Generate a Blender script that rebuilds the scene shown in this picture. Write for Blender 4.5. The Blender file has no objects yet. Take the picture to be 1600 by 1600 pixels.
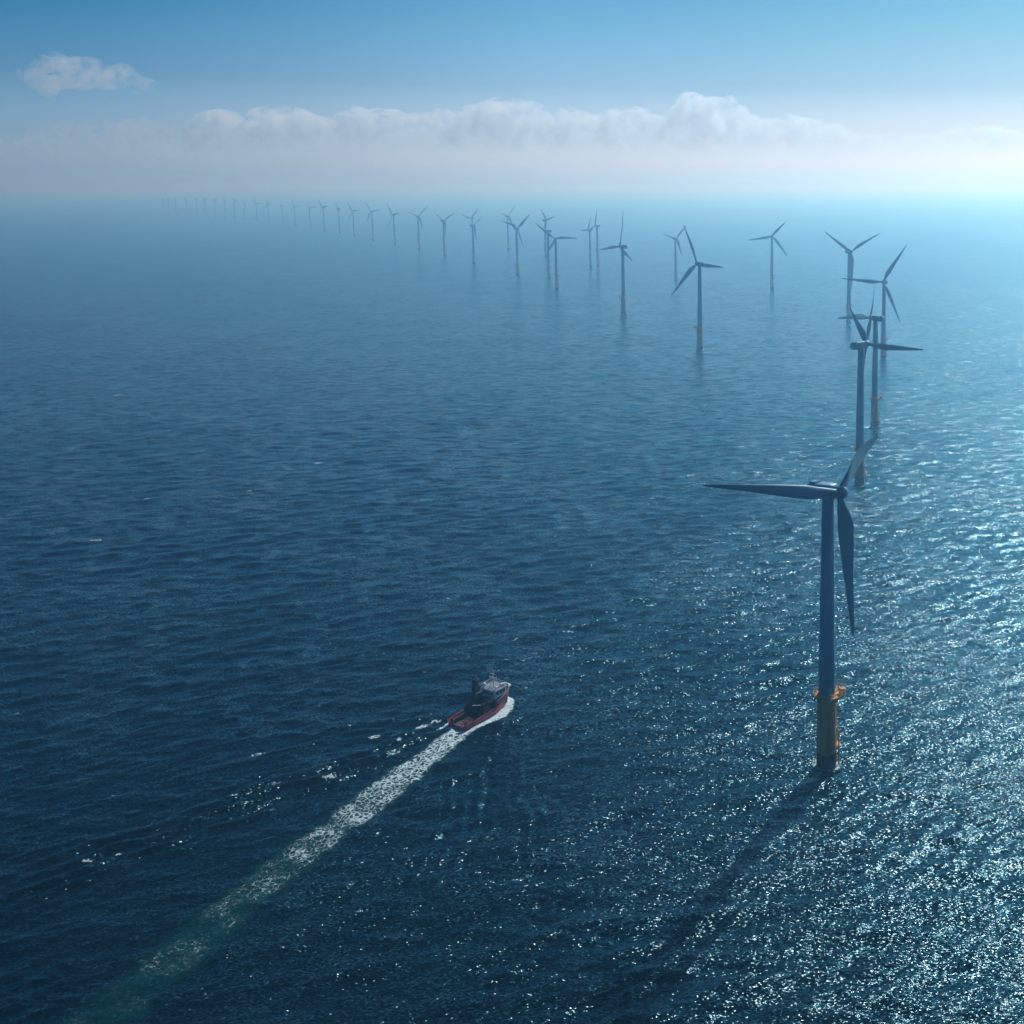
import bpy, bmesh, math, random
import numpy as np
from mathutils import Vector, Matrix
R_ = math.radians
random.seed(7)
S = bpy.context.scene
COL = S.collection

# ------------------------------------------------------------------ camera
CAM_H = 142.0
cam_d = bpy.data.cameras.new('camera')
cam = bpy.data.objects.new('camera', cam_d)
COL.objects.link(cam)
FPX, PITCH = 1700.0, math.atan2(500 - 285, 1700.0)
cam.location = (0, 0, CAM_H)
cam.rotation_euler = (math.pi / 2 - PITCH, 0, 0)
cam_d.sensor_width = 36.0
cam_d.lens = 36.0 * FPX / 1600.0
cam_d.shift_x = -400 / 1600.0
cam_d.shift_y = -300 / 1600.0
cam_d.clip_start = 1.0
cam_d.clip_end = 120000.0
S.camera = cam

# ------------------------------------------------------------------ sun and sky
SUN_AZ, SUN_EL = 27.0, 38.5          # clockwise from +Y, and above the horizon
world = bpy.data.worlds.new('World')
S.world = world
world.use_nodes = True
wn, wl = world.node_tree.nodes, world.node_tree.links
wn.clear()
sky = wn.new('ShaderNodeTexSky')
sky.sky_type = 'NISHITA'
sky.sun_disc = False
sky.sun_elevation = R_(SUN_EL)
sky.sun_rotation = R_(SUN_AZ)
sky.altitude = 0
sky.air_density = 1.0
sky.dust_density = 2.5
sky.ozone_density = 3.0
tint = wn.new('ShaderNodeMix'); tint.data_type = 'RGBA'; tint.blend_type = 'MULTIPLY'
tint.inputs[0].default_value = 1.0
tco = wn.new('ShaderNodeTexCoord'); sxyz = wn.new('ShaderNodeSeparateXYZ')
wl.new(tco.outputs['Generated'], sxyz.inputs[0])
zf = wn.new('ShaderNodeMath'); zf.operation = 'DIVIDE'; zf.inputs[1].default_value = 0.6; zf.use_clamp = True
wl.new(sxyz.outputs['Z'], zf.inputs[0])
# cold white balance: pale veil near the horizon, deep blue overhead (stops are heights of the view ray)
grade = wn.new('ShaderNodeValToRGB')
STOPS = [(0.0, (2.6, 3.5, 5.5)), (0.038, (1.32, 1.72, 2.6)), (0.085, (0.64, 1.08, 1.62)), (0.138, (0.40, 0.90, 1.28)), (0.25, (0.05, 0.46, 0.90)), (0.60, (0.010, 0.14, 0.28))]
AWAY = [(0.0, (2.0, 3.3, 5.8)), (0.038, (0.92, 1.58, 2.65)), (0.085, (0.36, 0.84, 1.40)), (0.138, (0.11, 0.60, 1.02)), (0.25, (0.010, 0.28, 0.62)), (0.60, (0.002, 0.06, 0.15))]
def fill(ramp, stops):
    er = ramp.color_ramp.elements
    while len(er) < len(stops): er.new(0.5)
    for e, (z_, c_) in zip(er, stops): e.position = z_ / 0.6; e.color = (c_[0] / 8, c_[1] / 8, c_[2] / 8, 1)
fill(grade, STOPS)
away = wn.new('ShaderNodeValToRGB'); fill(away, AWAY)          # the side of the sky away from the sun is deeper
wl.new(zf.outputs[0], grade.inputs[0]); wl.new(zf.outputs[0], away.inputs[0])
dt = wn.new('ShaderNodeVectorMath'); dt.operation = 'DOT_PRODUCT'
dt.inputs[1].default_value = (math.sin(R_(SUN_AZ)), math.cos(R_(SUN_AZ)), 0.0)
wl.new(tco.outputs['Generated'], dt.inputs[0])
side = wn.new('ShaderNodeMapRange'); side.interpolation_type = 'SMOOTHSTEP'; side.inputs[1].default_value = 0.40; side.inputs[2].default_value = 0.80
wl.new(dt.outputs['Value'], side.inputs[0])
both = wn.new('ShaderNodeMix'); both.data_type = 'RGBA'
wl.new(side.outputs[0], both.inputs[0]); wl.new(away.outputs[0], both.inputs[6]); wl.new(grade.outputs[0], both.inputs[7])
deep = wn.new('ShaderNodeVectorMath'); deep.operation = 'SCALE'; deep.inputs['Scale'].default_value = 8.0
glow = wn.new('ShaderNodeMapRange'); glow.inputs[1].default_value = 0.78; glow.inputs[2].default_value = 0.98
wl.new(dt.outputs['Value'], glow.inputs[0])
soft = wn.new('ShaderNodeMix'); soft.data_type = 'RGBA'; soft.blend_type = 'MULTIPLY'
soft.inputs[7].default_value = (0.80, 0.745, 0.70, 1)
wl.new(glow.outputs[0], soft.inputs[0]); wl.new(both.outputs[2], soft.inputs[6])
wl.new(soft.outputs[2], deep.inputs[0]); wl.new(deep.outputs[0], tint.inputs[7])
bg = wn.new('ShaderNodeBackground'); bg.inputs[1].default_value = 0.075
wo = wn.new('ShaderNodeOutputWorld')
wl.new(sky.outputs[0], tint.inputs[6]); wl.new(tint.outputs[2], bg.inputs[0]); wl.new(bg.outputs[0], wo.inputs[0])

sd = bpy.data.lights.new('sun', 'SUN')
sun = bpy.data.objects.new('sun', sd)
COL.objects.link(sun)
sd.energy = 4.3
sd.angle = R_(0.53)
sd.color = (0.88, 0.96, 1.0)
az, el = R_(SUN_AZ), R_(SUN_EL)
to_sun = Vector((math.sin(az) * math.cos(el), math.cos(az) * math.cos(el), math.sin(el)))
sun.rotation_euler = (-to_sun).to_track_quat('-Z', 'Y').to_euler()
sun.location = (200, 400, 500)

S.view_settings.view_transform = 'Standard'
S.view_settings.look = 'None'
S.view_settings.exposure = -0.06
S.view_settings.gamma = 1.0
cy = S.cycles
cy.max_bounces = 6; cy.diffuse_bounces = 2; cy.glossy_bounces = 2; cy.volume_bounces = 6
cy.transmission_bounces = 2; cy.transparent_max_bounces = 12
cy.use_denoising = True
cy.caustics_reflective = False; cy.caustics_refractive = False

# ------------------------------------------------------------------ helpers
def new_mat(name):
    m = bpy.data.materials.new(name)
    m.use_nodes = True
    return m, m.node_tree.nodes, m.node_tree.links, m.node_tree.nodes['Principled BSDF']

def paint(name, col, rough=0.45, metal=0.0, var=0.12, scale=0.6, streak=0.25, grime=(0.10, 0.08, 0.06)):
    """weathered paint: broad tone change, vertical run marks"""
    m, n, l, b = new_mat(name)
    tc = n.new('ShaderNodeTexCoord')
    mp = n.new('ShaderNodeMapping'); mp.inputs['Scale'].default_value = (scale * 2.2, scale * 2.2, scale * 0.16)
    nz = n.new('ShaderNodeTexNoise'); nz.inputs['Scale'].default_value = 1.0; nz.inputs['Detail'].default_value = 5
    nb = n.new('ShaderNodeTexNoise'); nb.inputs['Scale'].default_value = scale * 0.5; nb.inputs['Detail'].default_value = 3
    l.new(tc.outputs['Object'], mp.inputs[0]); l.new(mp.outputs[0], nz.inputs['Vector']); l.new(tc.outputs['Object'], nb.inputs['Vector'])
    r = n.new('ShaderNodeValToRGB')
    r.color_ramp.elements[0].position = 0.52; r.color_ramp.elements[0].color = (0, 0, 0, 1)
    r.color_ramp.elements[1].position = 0.75; r.color_ramp.elements[1].color = (streak, streak, streak, 1)
    l.new(nz.outputs['Fac'], r.inputs[0])
    hv = n.new('ShaderNodeMix'); hv.data_type = 'RGBA'
    c0 = tuple(c * (1 - var) for c in col); c1 = tuple(min(1, c * (1 + var)) for c in col)
    hv.inputs[6].default_value = (*c0, 1); hv.inputs[7].default_value = (*c1, 1)
    l.new(nb.outputs['Fac'], hv.inputs[0])
    g = n.new('ShaderNodeMix'); g.data_type = 'RGBA'
    g.inputs[7].default_value = (*grime, 1)
    l.new(r.outputs[0], g.inputs[0]); l.new(hv.outputs[2], g.inputs[6]); l.new(g.outputs[2], b.inputs['Base Color'])
    b.inputs['Roughness'].default_value = rough; b.inputs['Metallic'].default_value = metal
    return m

class MB:
    """collects shapes for one mesh"""
    def __init__(s): s.bm = bmesh.new()
    def lathe(s, prof, seg=24, mat=None, cap=True):
        rings = []
        M = mat or Matrix.Identity(4)
        for (r, z) in prof:
            rings.append([s.bm.verts.new(M @ Vector((r * math.cos(2 * math.pi * k / seg), r * math.sin(2 * math.pi * k / seg), z))) for k in range(seg)])
        for a, b in zip(rings, rings[1:]):
            for k in range(seg):
                s.bm.faces.new((a[k], a[(k + 1) % seg], b[(k + 1) % seg], b[k]))
        if cap:
            s.bm.faces.new(rings[0][::-1]); s.bm.faces.new(rings[-1])
        return s
    def tube(s, p, q, r, seg=8, r2=None):
        p, q = Vector(p), Vector(q)
        d = q - p
        M = Matrix.Translation(p) @ d.to_track_quat('Z', 'Y').to_matrix().to_4x4()
        return s.lathe([(r, 0), (r if r2 is None else r2, d.length)], seg, M)
    def box(s, c, size, rot=None, bev=0.0):
        M = Matrix.Translation(Vector(c)) @ (rot.to_4x4() if rot else Matrix.Identity(4)) @ Matrix.Diagonal((*size, 1))
        r = bmesh.ops.create_cube(s.bm, size=1.0, matrix=M)
        if bev:
            es = list({e for v in r['verts'] for e in v.link_edges})
            bmesh.ops.bevel(s.bm, geom=es, offset=bev, segments=2, affect='EDGES', profile=0.6)
        return s
    def loft(s, rings, cap=True):
        R = [[s.bm.verts.new(Vector(p)) for p in ring] for ring in rings]
        n = len(R[0])
        for a, b in zip(R, R[1:]):
            for k in range(n):
                s.bm.faces.new((a[k], a[(k + 1) % n], b[(k + 1) % n], b[k]))
        if cap:
            s.bm.faces.new(R[0][::-1]); s.bm.faces.new(R[-1])
        return s
    def ball(s, c, r, sub=2, sc=(1, 1, 1)):
        bmesh.ops.create_icosphere(s.bm, subdivisions=sub, radius=r, matrix=Matrix.Translation(Vector(c)) @ Matrix.Diagonal((*sc, 1)))
        return s
    def mesh(s, name, mats, smooth=True, angle=35):
        bmesh.ops.recalc_face_normals(s.bm, faces=s.bm.faces)
        me = bpy.data.meshes.new(name)
        s.bm.to_mesh(me); s.bm.free()
        for m in (mats if isinstance(mats, (list, tuple)) else [mats]):
            me.materials.append(m)
        if smooth:
            me.shade_smooth()
            try: me.set_sharp_from_angle(angle=R_(angle))
            except Exception: pass
        return me

def link(name, data, parent=None, loc=(0, 0, 0)):
    o = bpy.data.objects.new(name, data)
    COL.objects.link(o)
    if parent: o.parent = parent
    o.location = loc
    return o

def tag(o, label=None, cat=None, group=None, kind=None):
    for k, v in (('label', label), ('category', cat), ('group', group), ('kind', kind)):
        if v: o[k] = v
    return o

# ------------------------------------------------------------------ the sea
def gpt(px, py):
    """the point of the water seen at this place of the photograph"""
    a, b = (px - 1200) / FPX, (500 - py) / FPX
    c, s = math.cos(PITCH), math.sin(PITCH)
    t = CAM_H / (s - b * c)
    return a * t, (c + b * s) * t
SHIP = np.array([-76.9, 277.7]); HEAD = R_(29.2)
FWD = np.array([math.sin(HEAD), math.cos(HEAD)]); STB = np.array([math.cos(HEAD), -math.sin(HEAD)])
STERN = SHIP - 9.3 * FWD
# the track the ship has come along, newest first
_tp = np.array([[-80.6, 270.0]] + [gpt(*p) for p in ((708, 1154), (619, 1221), (555, 1272), (499, 1314), (405, 1385), (360, 1422), (307, 1467), (240, 1529), (172, 1583))] + [[-132, 140], [-141, 118]])
def smooth_path(P, n=400):
    t = np.concatenate([[0], np.cumsum(np.hypot(*np.diff(P, axis=0).T))])
    tt = np.linspace(0, t[-1], n)
    x, y = np.interp(tt, t, P[:, 0]), np.interp(tt, t, P[:, 1])
    k = np.ones(31) / 31
    pad = lambda a: np.convolve(np.concatenate([2 * a[0] - a[15:0:-1], a, 2 * a[-1] - a[-2:-17:-1]]), k, 'valid')
    return np.stack([pad(x), pad(y)], 1), tt
TRACK, TRACK_S = smooth_path(_tp)

rng = np.random.default_rng(11)
NW = 150
LAM = np.exp(rng.uniform(np.log(1.2), np.log(24.0), NW))
WDIR = math.atan2(-0.93, 0.40)
WANG = WDIR + rng.normal(0, 0.48, NW) * np.where(LAM < 5, 1.25, 0.8)
SLP = 0.0185 * np.where(LAM > 9, (9 / LAM) ** 1.5, 1.0)
SLP *= 1.04
AMP = SLP * LAM / (2 * np.pi)
KX, KY = 2 * np.pi / LAM * np.cos(WANG), 2 * np.pi / LAM * np.sin(WANG)
PHS = rng.uniform(0, 2 * np.pi, NW)

def seg_ridge(x, y, p, q, width, amp, lam, fade=12.0):
    """a short train of wake crests running from p to q"""
    p, q = np.array(p), np.array(q); d = q - p; L = np.hypot(*d); d = d / L
    t = (x - p[0]) * d[0] + (y - p[1]) * d[1]
    s = -(x - p[0]) * d[1] + (y - p[1]) * d[0]
    s = s + 0.9 * np.sin(t * 0.16 + p[0]) + 0.5 * np.sin(t * 0.37)
    env = 1 / (1 + np.exp(-np.clip(t / 3, -40, 40))) / (1 + np.exp(np.clip((t - L) / fade * 3, -40, 40)))
    w = width * (1 + np.clip(t, 0, None) / L * 0.8)
    return amp * env * np.exp(-(s / w) ** 2) * np.cos(2 * np.pi * s / lam)
RIDGES = [
    ((-86.7, 266.0), (-153.2, 206.6), 4.2, 0.48, 4.6), ((-94.7, 252.3), (-151.2, 197.4), 3.0, 0.32, 4.0),
    ((-90.7, 276.7), (-129.0, 254.3), 2.4, 0.20, 4.0),
    ((-71.1, 270.6), (-63.5, 203.5), 2.6, 0.20, 3.6), ((-76.1, 262.5), (-71.6, 207.6), 2.2, 0.16, 3.2), ((-66.5, 273.6), (-50.4, 211.7), 2.4, 0.12, 3.6),
    ((-80.6, 254.3), (-88.7, 181.2), 2.8, 0.14, 3.6),
]
def track_dist(x, y):
    d = np.full(x.shape, 1e9); s = np.zeros(x.shape)
    near = (np.abs(x + 100) < 60) & (y > 110) & (y < 300)
    xs, ys = x[near], y[near]
    dd = np.full(xs.shape, 1e9); ss = np.zeros(xs.shape)
    for (px, py), t in zip(TRACK[::4], TRACK_S[::4]):
        e = (xs - px) ** 2 + (ys - py) ** 2
        m = e < dd
        dd[m] = e[m]; ss[m] = t
    d[near] = np.sqrt(dd); s[near] = ss
    return d, s

def sea_surface(x, y, spacing=None):
    """displacement of the water at rest position x, y; waves too short for the local spacing are left to the shader"""
    z = np.zeros_like(x); dx = np.zeros_like(x); dy = np.zeros_like(x); lost = np.zeros_like(x)
    d, s = track_dist(x, y)
    calm = 1 - 0.72 * np.exp(-(d / 4.2) ** 4) * np.exp(-s / 160)
    gust = 1 + 0.22 * np.sin(x * 0.013 + y * 0.021 + 1.0) * np.sin(x * 0.031 - y * 0.012) + 0.15 * np.sin(x * 0.055 + 0.043 * y + 2) 
    for lam, a, kx, ky, ph, sl in zip(LAM, AMP, KX, KY, PHS, SLP):
        w = 1.0
        if spacing is not None:
            t = np.clip((lam / spacing - 2.6) / 3.0, 0, 1); w = t * t * (3 - 2 * t)
            lost += (1 - w * w) * sl * sl / 2
        f = kx * x + ky * y + ph
        g = w * a * (calm if lam < 14 else 1.0) * gust
        z += g * np.cos(f)
        k = math.hypot(kx, ky); c = 0.85 * g * np.sin(f)
        dx -= c * kx / k; dy -= c * ky / k
    m = (x > -170) & (x < -20) & (y > 150) & (y < 310)
    if m.any():
        zz = np.zeros(m.sum())
        for (p, q, wd, am, lm) in RIDGES:
            zz += seg_ridge(x[m], y[m], p, q, wd, am * (1.0 if p[0] < -84 else 0.6), lm)
        z[m] += zz
    return z, dx, dy, np.sqrt(lost)

def build_sea():
    th = [R_(-44)]
    while th[-1] < R_(24): th.append(th[-1] + 0.0013)
    nd = len(th)
    while th[-1] < R_(316) - 0.025: th.append(th[-1] + min(0.022, (th[-1] - th[-2]) * 1.15))
    th = np.array(th)
    r = [30.0]
    while r[-1] < 22000:
        q = r[-1]
        r.append(q + (6.0 if q < 144 else max(0.36, q * q / 154500 * 0.75)))
    r = np.array(r)
    dth = np.diff(np.concatenate([th, [th[0] + 2 * np.pi]]))
    dr = np.gradient(r)
    RR, TT = np.meshgrid(r, th, indexing='ij')
    sp = np.maximum(dr[:, None], 0.55 * RR * dth[None, :])
    x, y = RR * np.sin(TT), RR * np.cos(TT)
    shp = x.shape
    z, dx, dy, lost = sea_surface(x.ravel(), y.ravel(), sp.ravel())
    co = np.stack([x.ravel() + dx, y.ravel() + dy, z], 1)
    co = np.concatenate([co, [[0, 0, 0]]]); lost = np.concatenate([lost, [0.1]])
    nr, nt = shp
    idx = np.arange(nr * nt).reshape(nr, nt)
    a = idx[:-1, :]; b = idx[1:, :]
    an, bn = np.roll(a, -1, 1), np.roll(b, -1, 1)
    quads = np.stack([a, b, bn, an], -1).reshape(-1, 4)[:, ::-1]
    c = nr * nt
    tris = np.stack([np.full(nt, c), idx[0], np.roll(idx[0], -1)], 1)[:, ::-1]
    me = bpy.data.meshes.new('sea')
    me.vertices.add(len(co)); me.vertices.foreach_set('co', co.astype(np.float32).ravel())
    loops = np.concatenate([quads.ravel(), tris.ravel()]).astype(np.int32)
    me.loops.add(len(loops)); me.loops.foreach_set('vertex_index', loops)
    nq, ntri = len(quads), len(tris)
    starts = np.concatenate([np.arange(nq) * 4, nq * 4 + np.arange(ntri) * 3]).astype(np.int32)
    me.polygons.add(nq + ntri); me.polygons.foreach_set('loop_start', starts)
    me.update(calc_edges=True)
    at = me.attributes.new('short_waves', 'FLOAT', 'POINT')
    at.data.foreach_set('value', lost.astype(np.float32))
    me.shade_smooth()
    return me

def water_mat():
    m, n, l, b = new_mat('sea_water')
    geo = n.new('ShaderNodeNewGeometry')
    def chop(scale, stretch, amp, seed, detail=2.0):
        mp = n.new('ShaderNodeMapping'); mp.vector_type = 'POINT'
        mp.inputs['Rotation'].default_value = (0, 0, R_(-23))
        mp.inputs['Scale'].default_value = (scale / stretch, scale, scale)
        mp.inputs['Location'].default_value = (seed, seed * 0.7, 0)
        nz = n.new('ShaderNodeTexNoise'); nz.inputs['Scale'].default_value = 1.0; nz.inputs['Detail'].default_value = detail
        nz.inputs['Roughness'].default_value = 0.6
        l.new(geo.outputs['Position'], mp.inputs[0]); l.new(mp.outputs[0], nz.inputs['Vector'])
        sb = n.new('ShaderNodeVectorMath'); sb.operation = 'SUBTRACT'; sb.inputs[1].default_value = (0.5, 0.5, 0.5)
        l.new(nz.outputs['Color'], sb.inputs[0])
        ml = n.new('ShaderNodeVectorMath'); ml.operation = 'MULTIPLY'
        if isinstance(amp, tuple): ml.inputs[1].default_value = amp
        else: l.new(amp, ml.inputs[1])
        l.new(sb.outputs[0], ml.inputs[0])
        return ml.outputs[0]
    at = n.new('ShaderNodeAttribute'); at.attribute_name = 'short_waves'
    sc = n.new('ShaderNodeVectorMath'); sc.operation = 'SCALE'; sc.inputs[0].default_value = (7.5, 8.5, 0.0)
    l.new(at.outputs['Fac'], sc.inputs['Scale'])
    v1 = chop(2.8, 1.9, (1.95, 2.1, 0.0), 3.1, 2.0)
    v2 = chop(0.30, 2.2, sc.outputs[0], 17.7, 2.0)
    ad = n.new('ShaderNodeVectorMath'); ad.operation = 'ADD'; l.new(v1, ad.inputs[0]); l.new(v2, ad.inputs[1])
    # gust patches calm or roughen the ripples
    gp = n.new('ShaderNodeTexNoise'); gp.inputs['Scale'].default_value = 0.018; gp.inputs['Detail'].default_value = 3
    l.new(geo.outputs['Position'], gp.inputs['Vector'])
    gm = n.new('ShaderNodeMapRange'); gm.inputs[1].default_value = 0.3; gm.inputs[2].default_value = 0.7; gm.inputs[3].default_value = 0.65; gm.inputs[4].default_value = 1.3
    l.new(gp.outputs['Fac'], gm.inputs[0])
    gs = n.new('ShaderNodeVectorMath'); gs.operation = 'SCALE'; l.new(ad.outputs[0], gs.inputs[0]); l.new(gm.outputs[0], gs.inputs['Scale'])
    nn = n.new('ShaderNodeVectorMath'); nn.operation = 'ADD'; l.new(geo.outputs['Normal'], nn.inputs[0]); l.new(gs.outputs[0], nn.inputs[1])
    no = n.new('ShaderNodeVectorMath'); no.operation = 'NORMALIZE'; l.new(nn.outputs[0], no.inputs[0])
    n.remove(b)
    fr = n.new('ShaderNodeFresnel'); fr.inputs['IOR'].default_value = 1.333
    body = n.new('ShaderNodeBsdfDiffuse'); body.inputs['Color'].default_value = (0.0, 0.0055, 0.0105, 1)
    gl = n.new('ShaderNodeBsdfAnisotropic'); gl.distribution = 'BECKMANN'; gl.inputs['Roughness'].default_value = 0.15
    gl.inputs['Color'].default_value = (0.84, 0.95, 1.0, 1)
    g2 = n.new('ShaderNodeBsdfAnisotropic'); g2.distribution = 'BECKMANN'; g2.inputs['Roughness'].default_value = 0.35
    g2.inputs['Color'].default_value = (0.13, 0.77, 1.0, 1); l.new(no.outputs[0], g2.inputs['Normal'])  # blue of the mirrored sky is put into both lobe colours; water adds none
    gm2 = n.new('ShaderNodeMixShader'); gm2.inputs[0].default_value = 0.42      # capillary ripples too fine to see
    l.new(gl.outputs[0], gm2.inputs[1]); l.new(g2.outputs[0], gm2.inputs[2])
    mxs = n.new('ShaderNodeMixShader')
    out = next(x for x in n if x.type == 'OUTPUT_MATERIAL')
    l.new(no.outputs[0], fr.inputs['Normal']); l.new(no.outputs[0], gl.inputs['Normal'])
    l.new(fr.outputs[0], mxs.inputs[0]); l.new(body.outputs[0], mxs.inputs[1]); l.new(gm2.outputs[0], mxs.inputs[2])
    l.new(mxs.outputs[0], out.inputs['Surface'])
    return m
sea = link('sea', build_sea())
sea.data.materials.append(water_mat())
tag(sea, 'dark blue rippled open sea glittering towards the sun', 'sea', kind='structure')

# ------------------------------------------------------------------ haze
def build_haze():
    mb = MB()
    mb.box((0, 0, 97.0), (80000, 80000, 202.0))
    me = mb.mesh('haze', [], smooth=False)
    m = bpy.data.materials.new('sea_haze'); m.use_nodes = True
    n, l = m.node_tree.nodes, m.node_tree.links
    n.clear()
    v = n.new('ShaderNodeVolumePrincipled'); o = n.new('ShaderNodeOutputMaterial')
    v.inputs['Color'].default_value = (0.31, 0.66, 1.0, 1)
    v.inputs['Absorption Color'].default_value = (1, 1, 1, 1)      # the air scatters and does not absorb
    v.inputs['Density'].default_value = 0.00044
    v.inputs['Anisotropy'].default_value = 0.70
    l.new(v.outputs[0], o.inputs['Volume'])
    me.materials.append(m)
    return tag(link('haze', me), 'pale blue sea haze thickening towards the horizon', 'haze', kind='stuff')
build_haze()

# ------------------------------------------------------------------ clouds
def cloud_mat(dens, z0, z1, low, cut):
    """vapour carved into billows, thin towards the foot of the bank"""
    m = bpy.data.materials.new('cloud_vapour'); m.use_nodes = True
    n, l = m.node_tree.nodes, m.node_tree.links
    n.clear()
    geo = n.new('ShaderNodeNewGeometry')
    nz = n.new('ShaderNodeTexNoise'); nz.inputs['Scale'].default_value = 1 / 420.0; nz.inputs['Detail'].default_value = 5; nz.inputs['Roughness'].default_value = 0.6
    vo = n.new('ShaderNodeTexVoronoi'); vo.feature = 'F1'; vo.inputs['Scale'].default_value = 1 / 220.0
    l.new(geo.outputs['Position'], nz.inputs['Vector']); l.new(geo.outputs['Position'], vo.inputs['Vector'])
    a = n.new('ShaderNodeMath'); a.operation = 'MULTIPLY_ADD'; a.inputs[1].default_value = -0.42; a.inputs[2].default_value = 0.24
    l.new(vo.outputs['Distance'], a.inputs[0])
    b = n.new('ShaderNodeMath'); b.operation = 'ADD'; l.new(nz.outputs['Fac'], b.inputs[0]); l.new(a.outputs[0], b.inputs[1])
    sh = n.new('ShaderNodeMapRange'); sh.interpolation_type = 'SMOOTHSTEP'; sh.inputs[1].default_value = cut; sh.inputs[2].default_value = cut + 0.11
    l.new(b.outputs[0], sh.inputs[0])
    sp = n.new('ShaderNodeSeparateXYZ'); l.new(geo.outputs['Position'], sp.inputs[0])
    hz = n.new('ShaderNodeMapRange'); hz.interpolation_type = 'SMOOTHSTEP'; hz.inputs[1].default_value = z0; hz.inputs[2].default_value = z1; hz.inputs[3].default_value = low * dens; hz.inputs[4].default_value = dens
    l.new(sp.outputs['Z'], hz.inputs[0])
    d = n.new('ShaderNodeMath'); d.operation = 'MULTIPLY'; l.new(sh.outputs[0], d.inputs[0]); l.new(hz.outputs[0], d.inputs[1])
    v = n.new('ShaderNodeVolumePrincipled'); o = n.new('ShaderNodeOutputMaterial')
    v.inputs['Color'].default_value = (0.96, 0.985, 1.0, 1)
    l.new(d.outputs[0], v.inputs['Density'])
    v.inputs['Anisotropy'].default_value = 0.55
    l.new(v.outputs[0], o.inputs['Volume'])
    m.cycles.volume_step_rate = 0.035
    return m
CLOUD_M = cloud_mat(0.0036, 550, 1450, 0.06, 0.45); THIN_M = cloud_mat(0.0008, 250, 1300, 0.15, 0.45); PUFF_M = cloud_mat(0.0016, 1000, 1100, 1.0, 0.45)
CD = 19000.0
def cpos(px, py, d=CD):
    """a place in the far sky seen at this bearing and height"""
    return Vector(((px - 1200) / FPX * d, d, CAM_H + (285 - py) / FPX * d))
def cloud(name, blobs, voxel, noise_scale, strength, mat):
    mb = MB()
    for (c, r, sc) in blobs:
        if c.z - r * sc[2] > 290: mb.ball(c, r, 3, sc)
    me = mb.mesh(name, mat)
    o = link(name, me)
    rm = o.modifiers.new('remesh', 'REMESH'); rm.mode = 'VOXEL'; rm.voxel_size = voxel; rm.use_smooth_shade = True
    for i, (ns, st) in enumerate(((noise_scale, strength), (noise_scale * 0.4, strength * 0.5))):
        tx = bpy.data.textures.new(name + '_lumps', 'CLOUDS'); tx.noise_scale = ns; tx.noise_depth = 2
        dm = o.modifiers.new('lumps', 'DISPLACE'); dm.texture = tx; dm.strength = st; dm.mid_level = 0.5; dm.texture_coords = 'GLOBAL'
    # bake the billows and drop the hollow shells left inside
    bpy.context.view_layer.update()
    me2 = bpy.data.meshes.new_from_object(o.evaluated_get(bpy.context.evaluated_depsgraph_get()))
    bm = bmesh.new(); bm.from_mesh(me2)
    seen, isl = set(), []
    for v in bm.verts:
        if v in seen: continue
        st, comp = [v], []
        seen.add(v)
        while st:
            w = st.pop(); comp.append(w)
            for e in w.link_edges:
                q = e.other_vert(w)
                if q not in seen: seen.add(q); st.append(q)
        isl.append(comp)
    big = max(len(c) for c in isl)
    bmesh.ops.delete(bm, geom=[v for c in isl if len(c) < big for v in c], context='VERTS')
    bm.to_mesh(me2); bm.free()
    o.modifiers.clear(); o.data = me2; me2.shade_smooth()
    return o
def heap(top, base, rnd, d=CD):
    """a heap of billows whose outline follows the list top = [(px, py)]"""
    out = []
    px = top[0][0]
    X = [t[0] for t in top]; Y = [t[1] for t in top]
    while px < top[-1][0]:
        ty = float(np.interp(px, X, Y))
        h = base - ty
        k = d / FPX
        r = max(6, min(0.30 * h, 21)) * rnd.uniform(0.7, 1.2)
        out.append((cpos(px, ty + r, d) + Vector((0, rnd.uniform(-250, 200), 0)), r * k, (1.1, 1.6, 0.95)))
        yy = ty + r * 1.7
        while yy < base:
            r2 = max(8, r * rnd.uniform(0.9, 1.3))
            out.append((cpos(px + rnd.uniform(-5, 5), yy, d) + Vector((0, rnd.uniform(-250, 150), 0)), r2 * k, (1.25, 1.7, 0.8)))
            yy += r2 * 0.9
        px += r * rnd.uniform(0.5, 0.85)
    return out
rc = random.Random(5)
bank = heap([(325, 196), (345, 168), (375, 176), (405, 198), (432, 160), (475, 166), (520, 188), (545, 184), (575, 168), (620, 170), (650, 184), (700, 172),
             (745, 172), (785, 152), (830, 158), (860, 174), (900, 168), (925, 182), (960, 172), (1005, 170), (1040, 188), (1060, 165), (1090, 142), (1110, 156), (1130, 150), (1155, 165), (1175, 187), (1240, 182), (1290, 190), (1340, 208), (1400, 210), (1470, 208), (1505, 192), (1530, 195), (1570, 200), (1680, 205)], 292, rc)
tag(cloud('clouds', bank, 42.0, 420.0, 150.0, CLOUD_M), 'long bank of pale heaped clouds low above the hazy horizon', 'clouds', kind='stuff')
veil = heap([(-60, 222), (0, 212), (40, 222), (70, 214), (110, 188), (150, 186), (190, 192), (240, 184), (270, 190), (300, 200), (380, 205)], 290, rc, 20500.0)
tag(cloud('faint_clouds', veil, 48.0, 420.0, 150.0, THIN_M), 'faint thin clouds at the left end of the cloud bank', 'clouds', kind='stuff')
puff = heap([(78, 104), (102, 90), (142, 92), (167, 94), (197, 112), (217, 102), (237, 118), (262, 136)], 140, rc)
tag(cloud('small_cloud', puff, 36.0, 380.0, 170.0, PUFF_M), 'small ragged pale cloud floating alone above the cloud bank', 'cloud')

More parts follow.
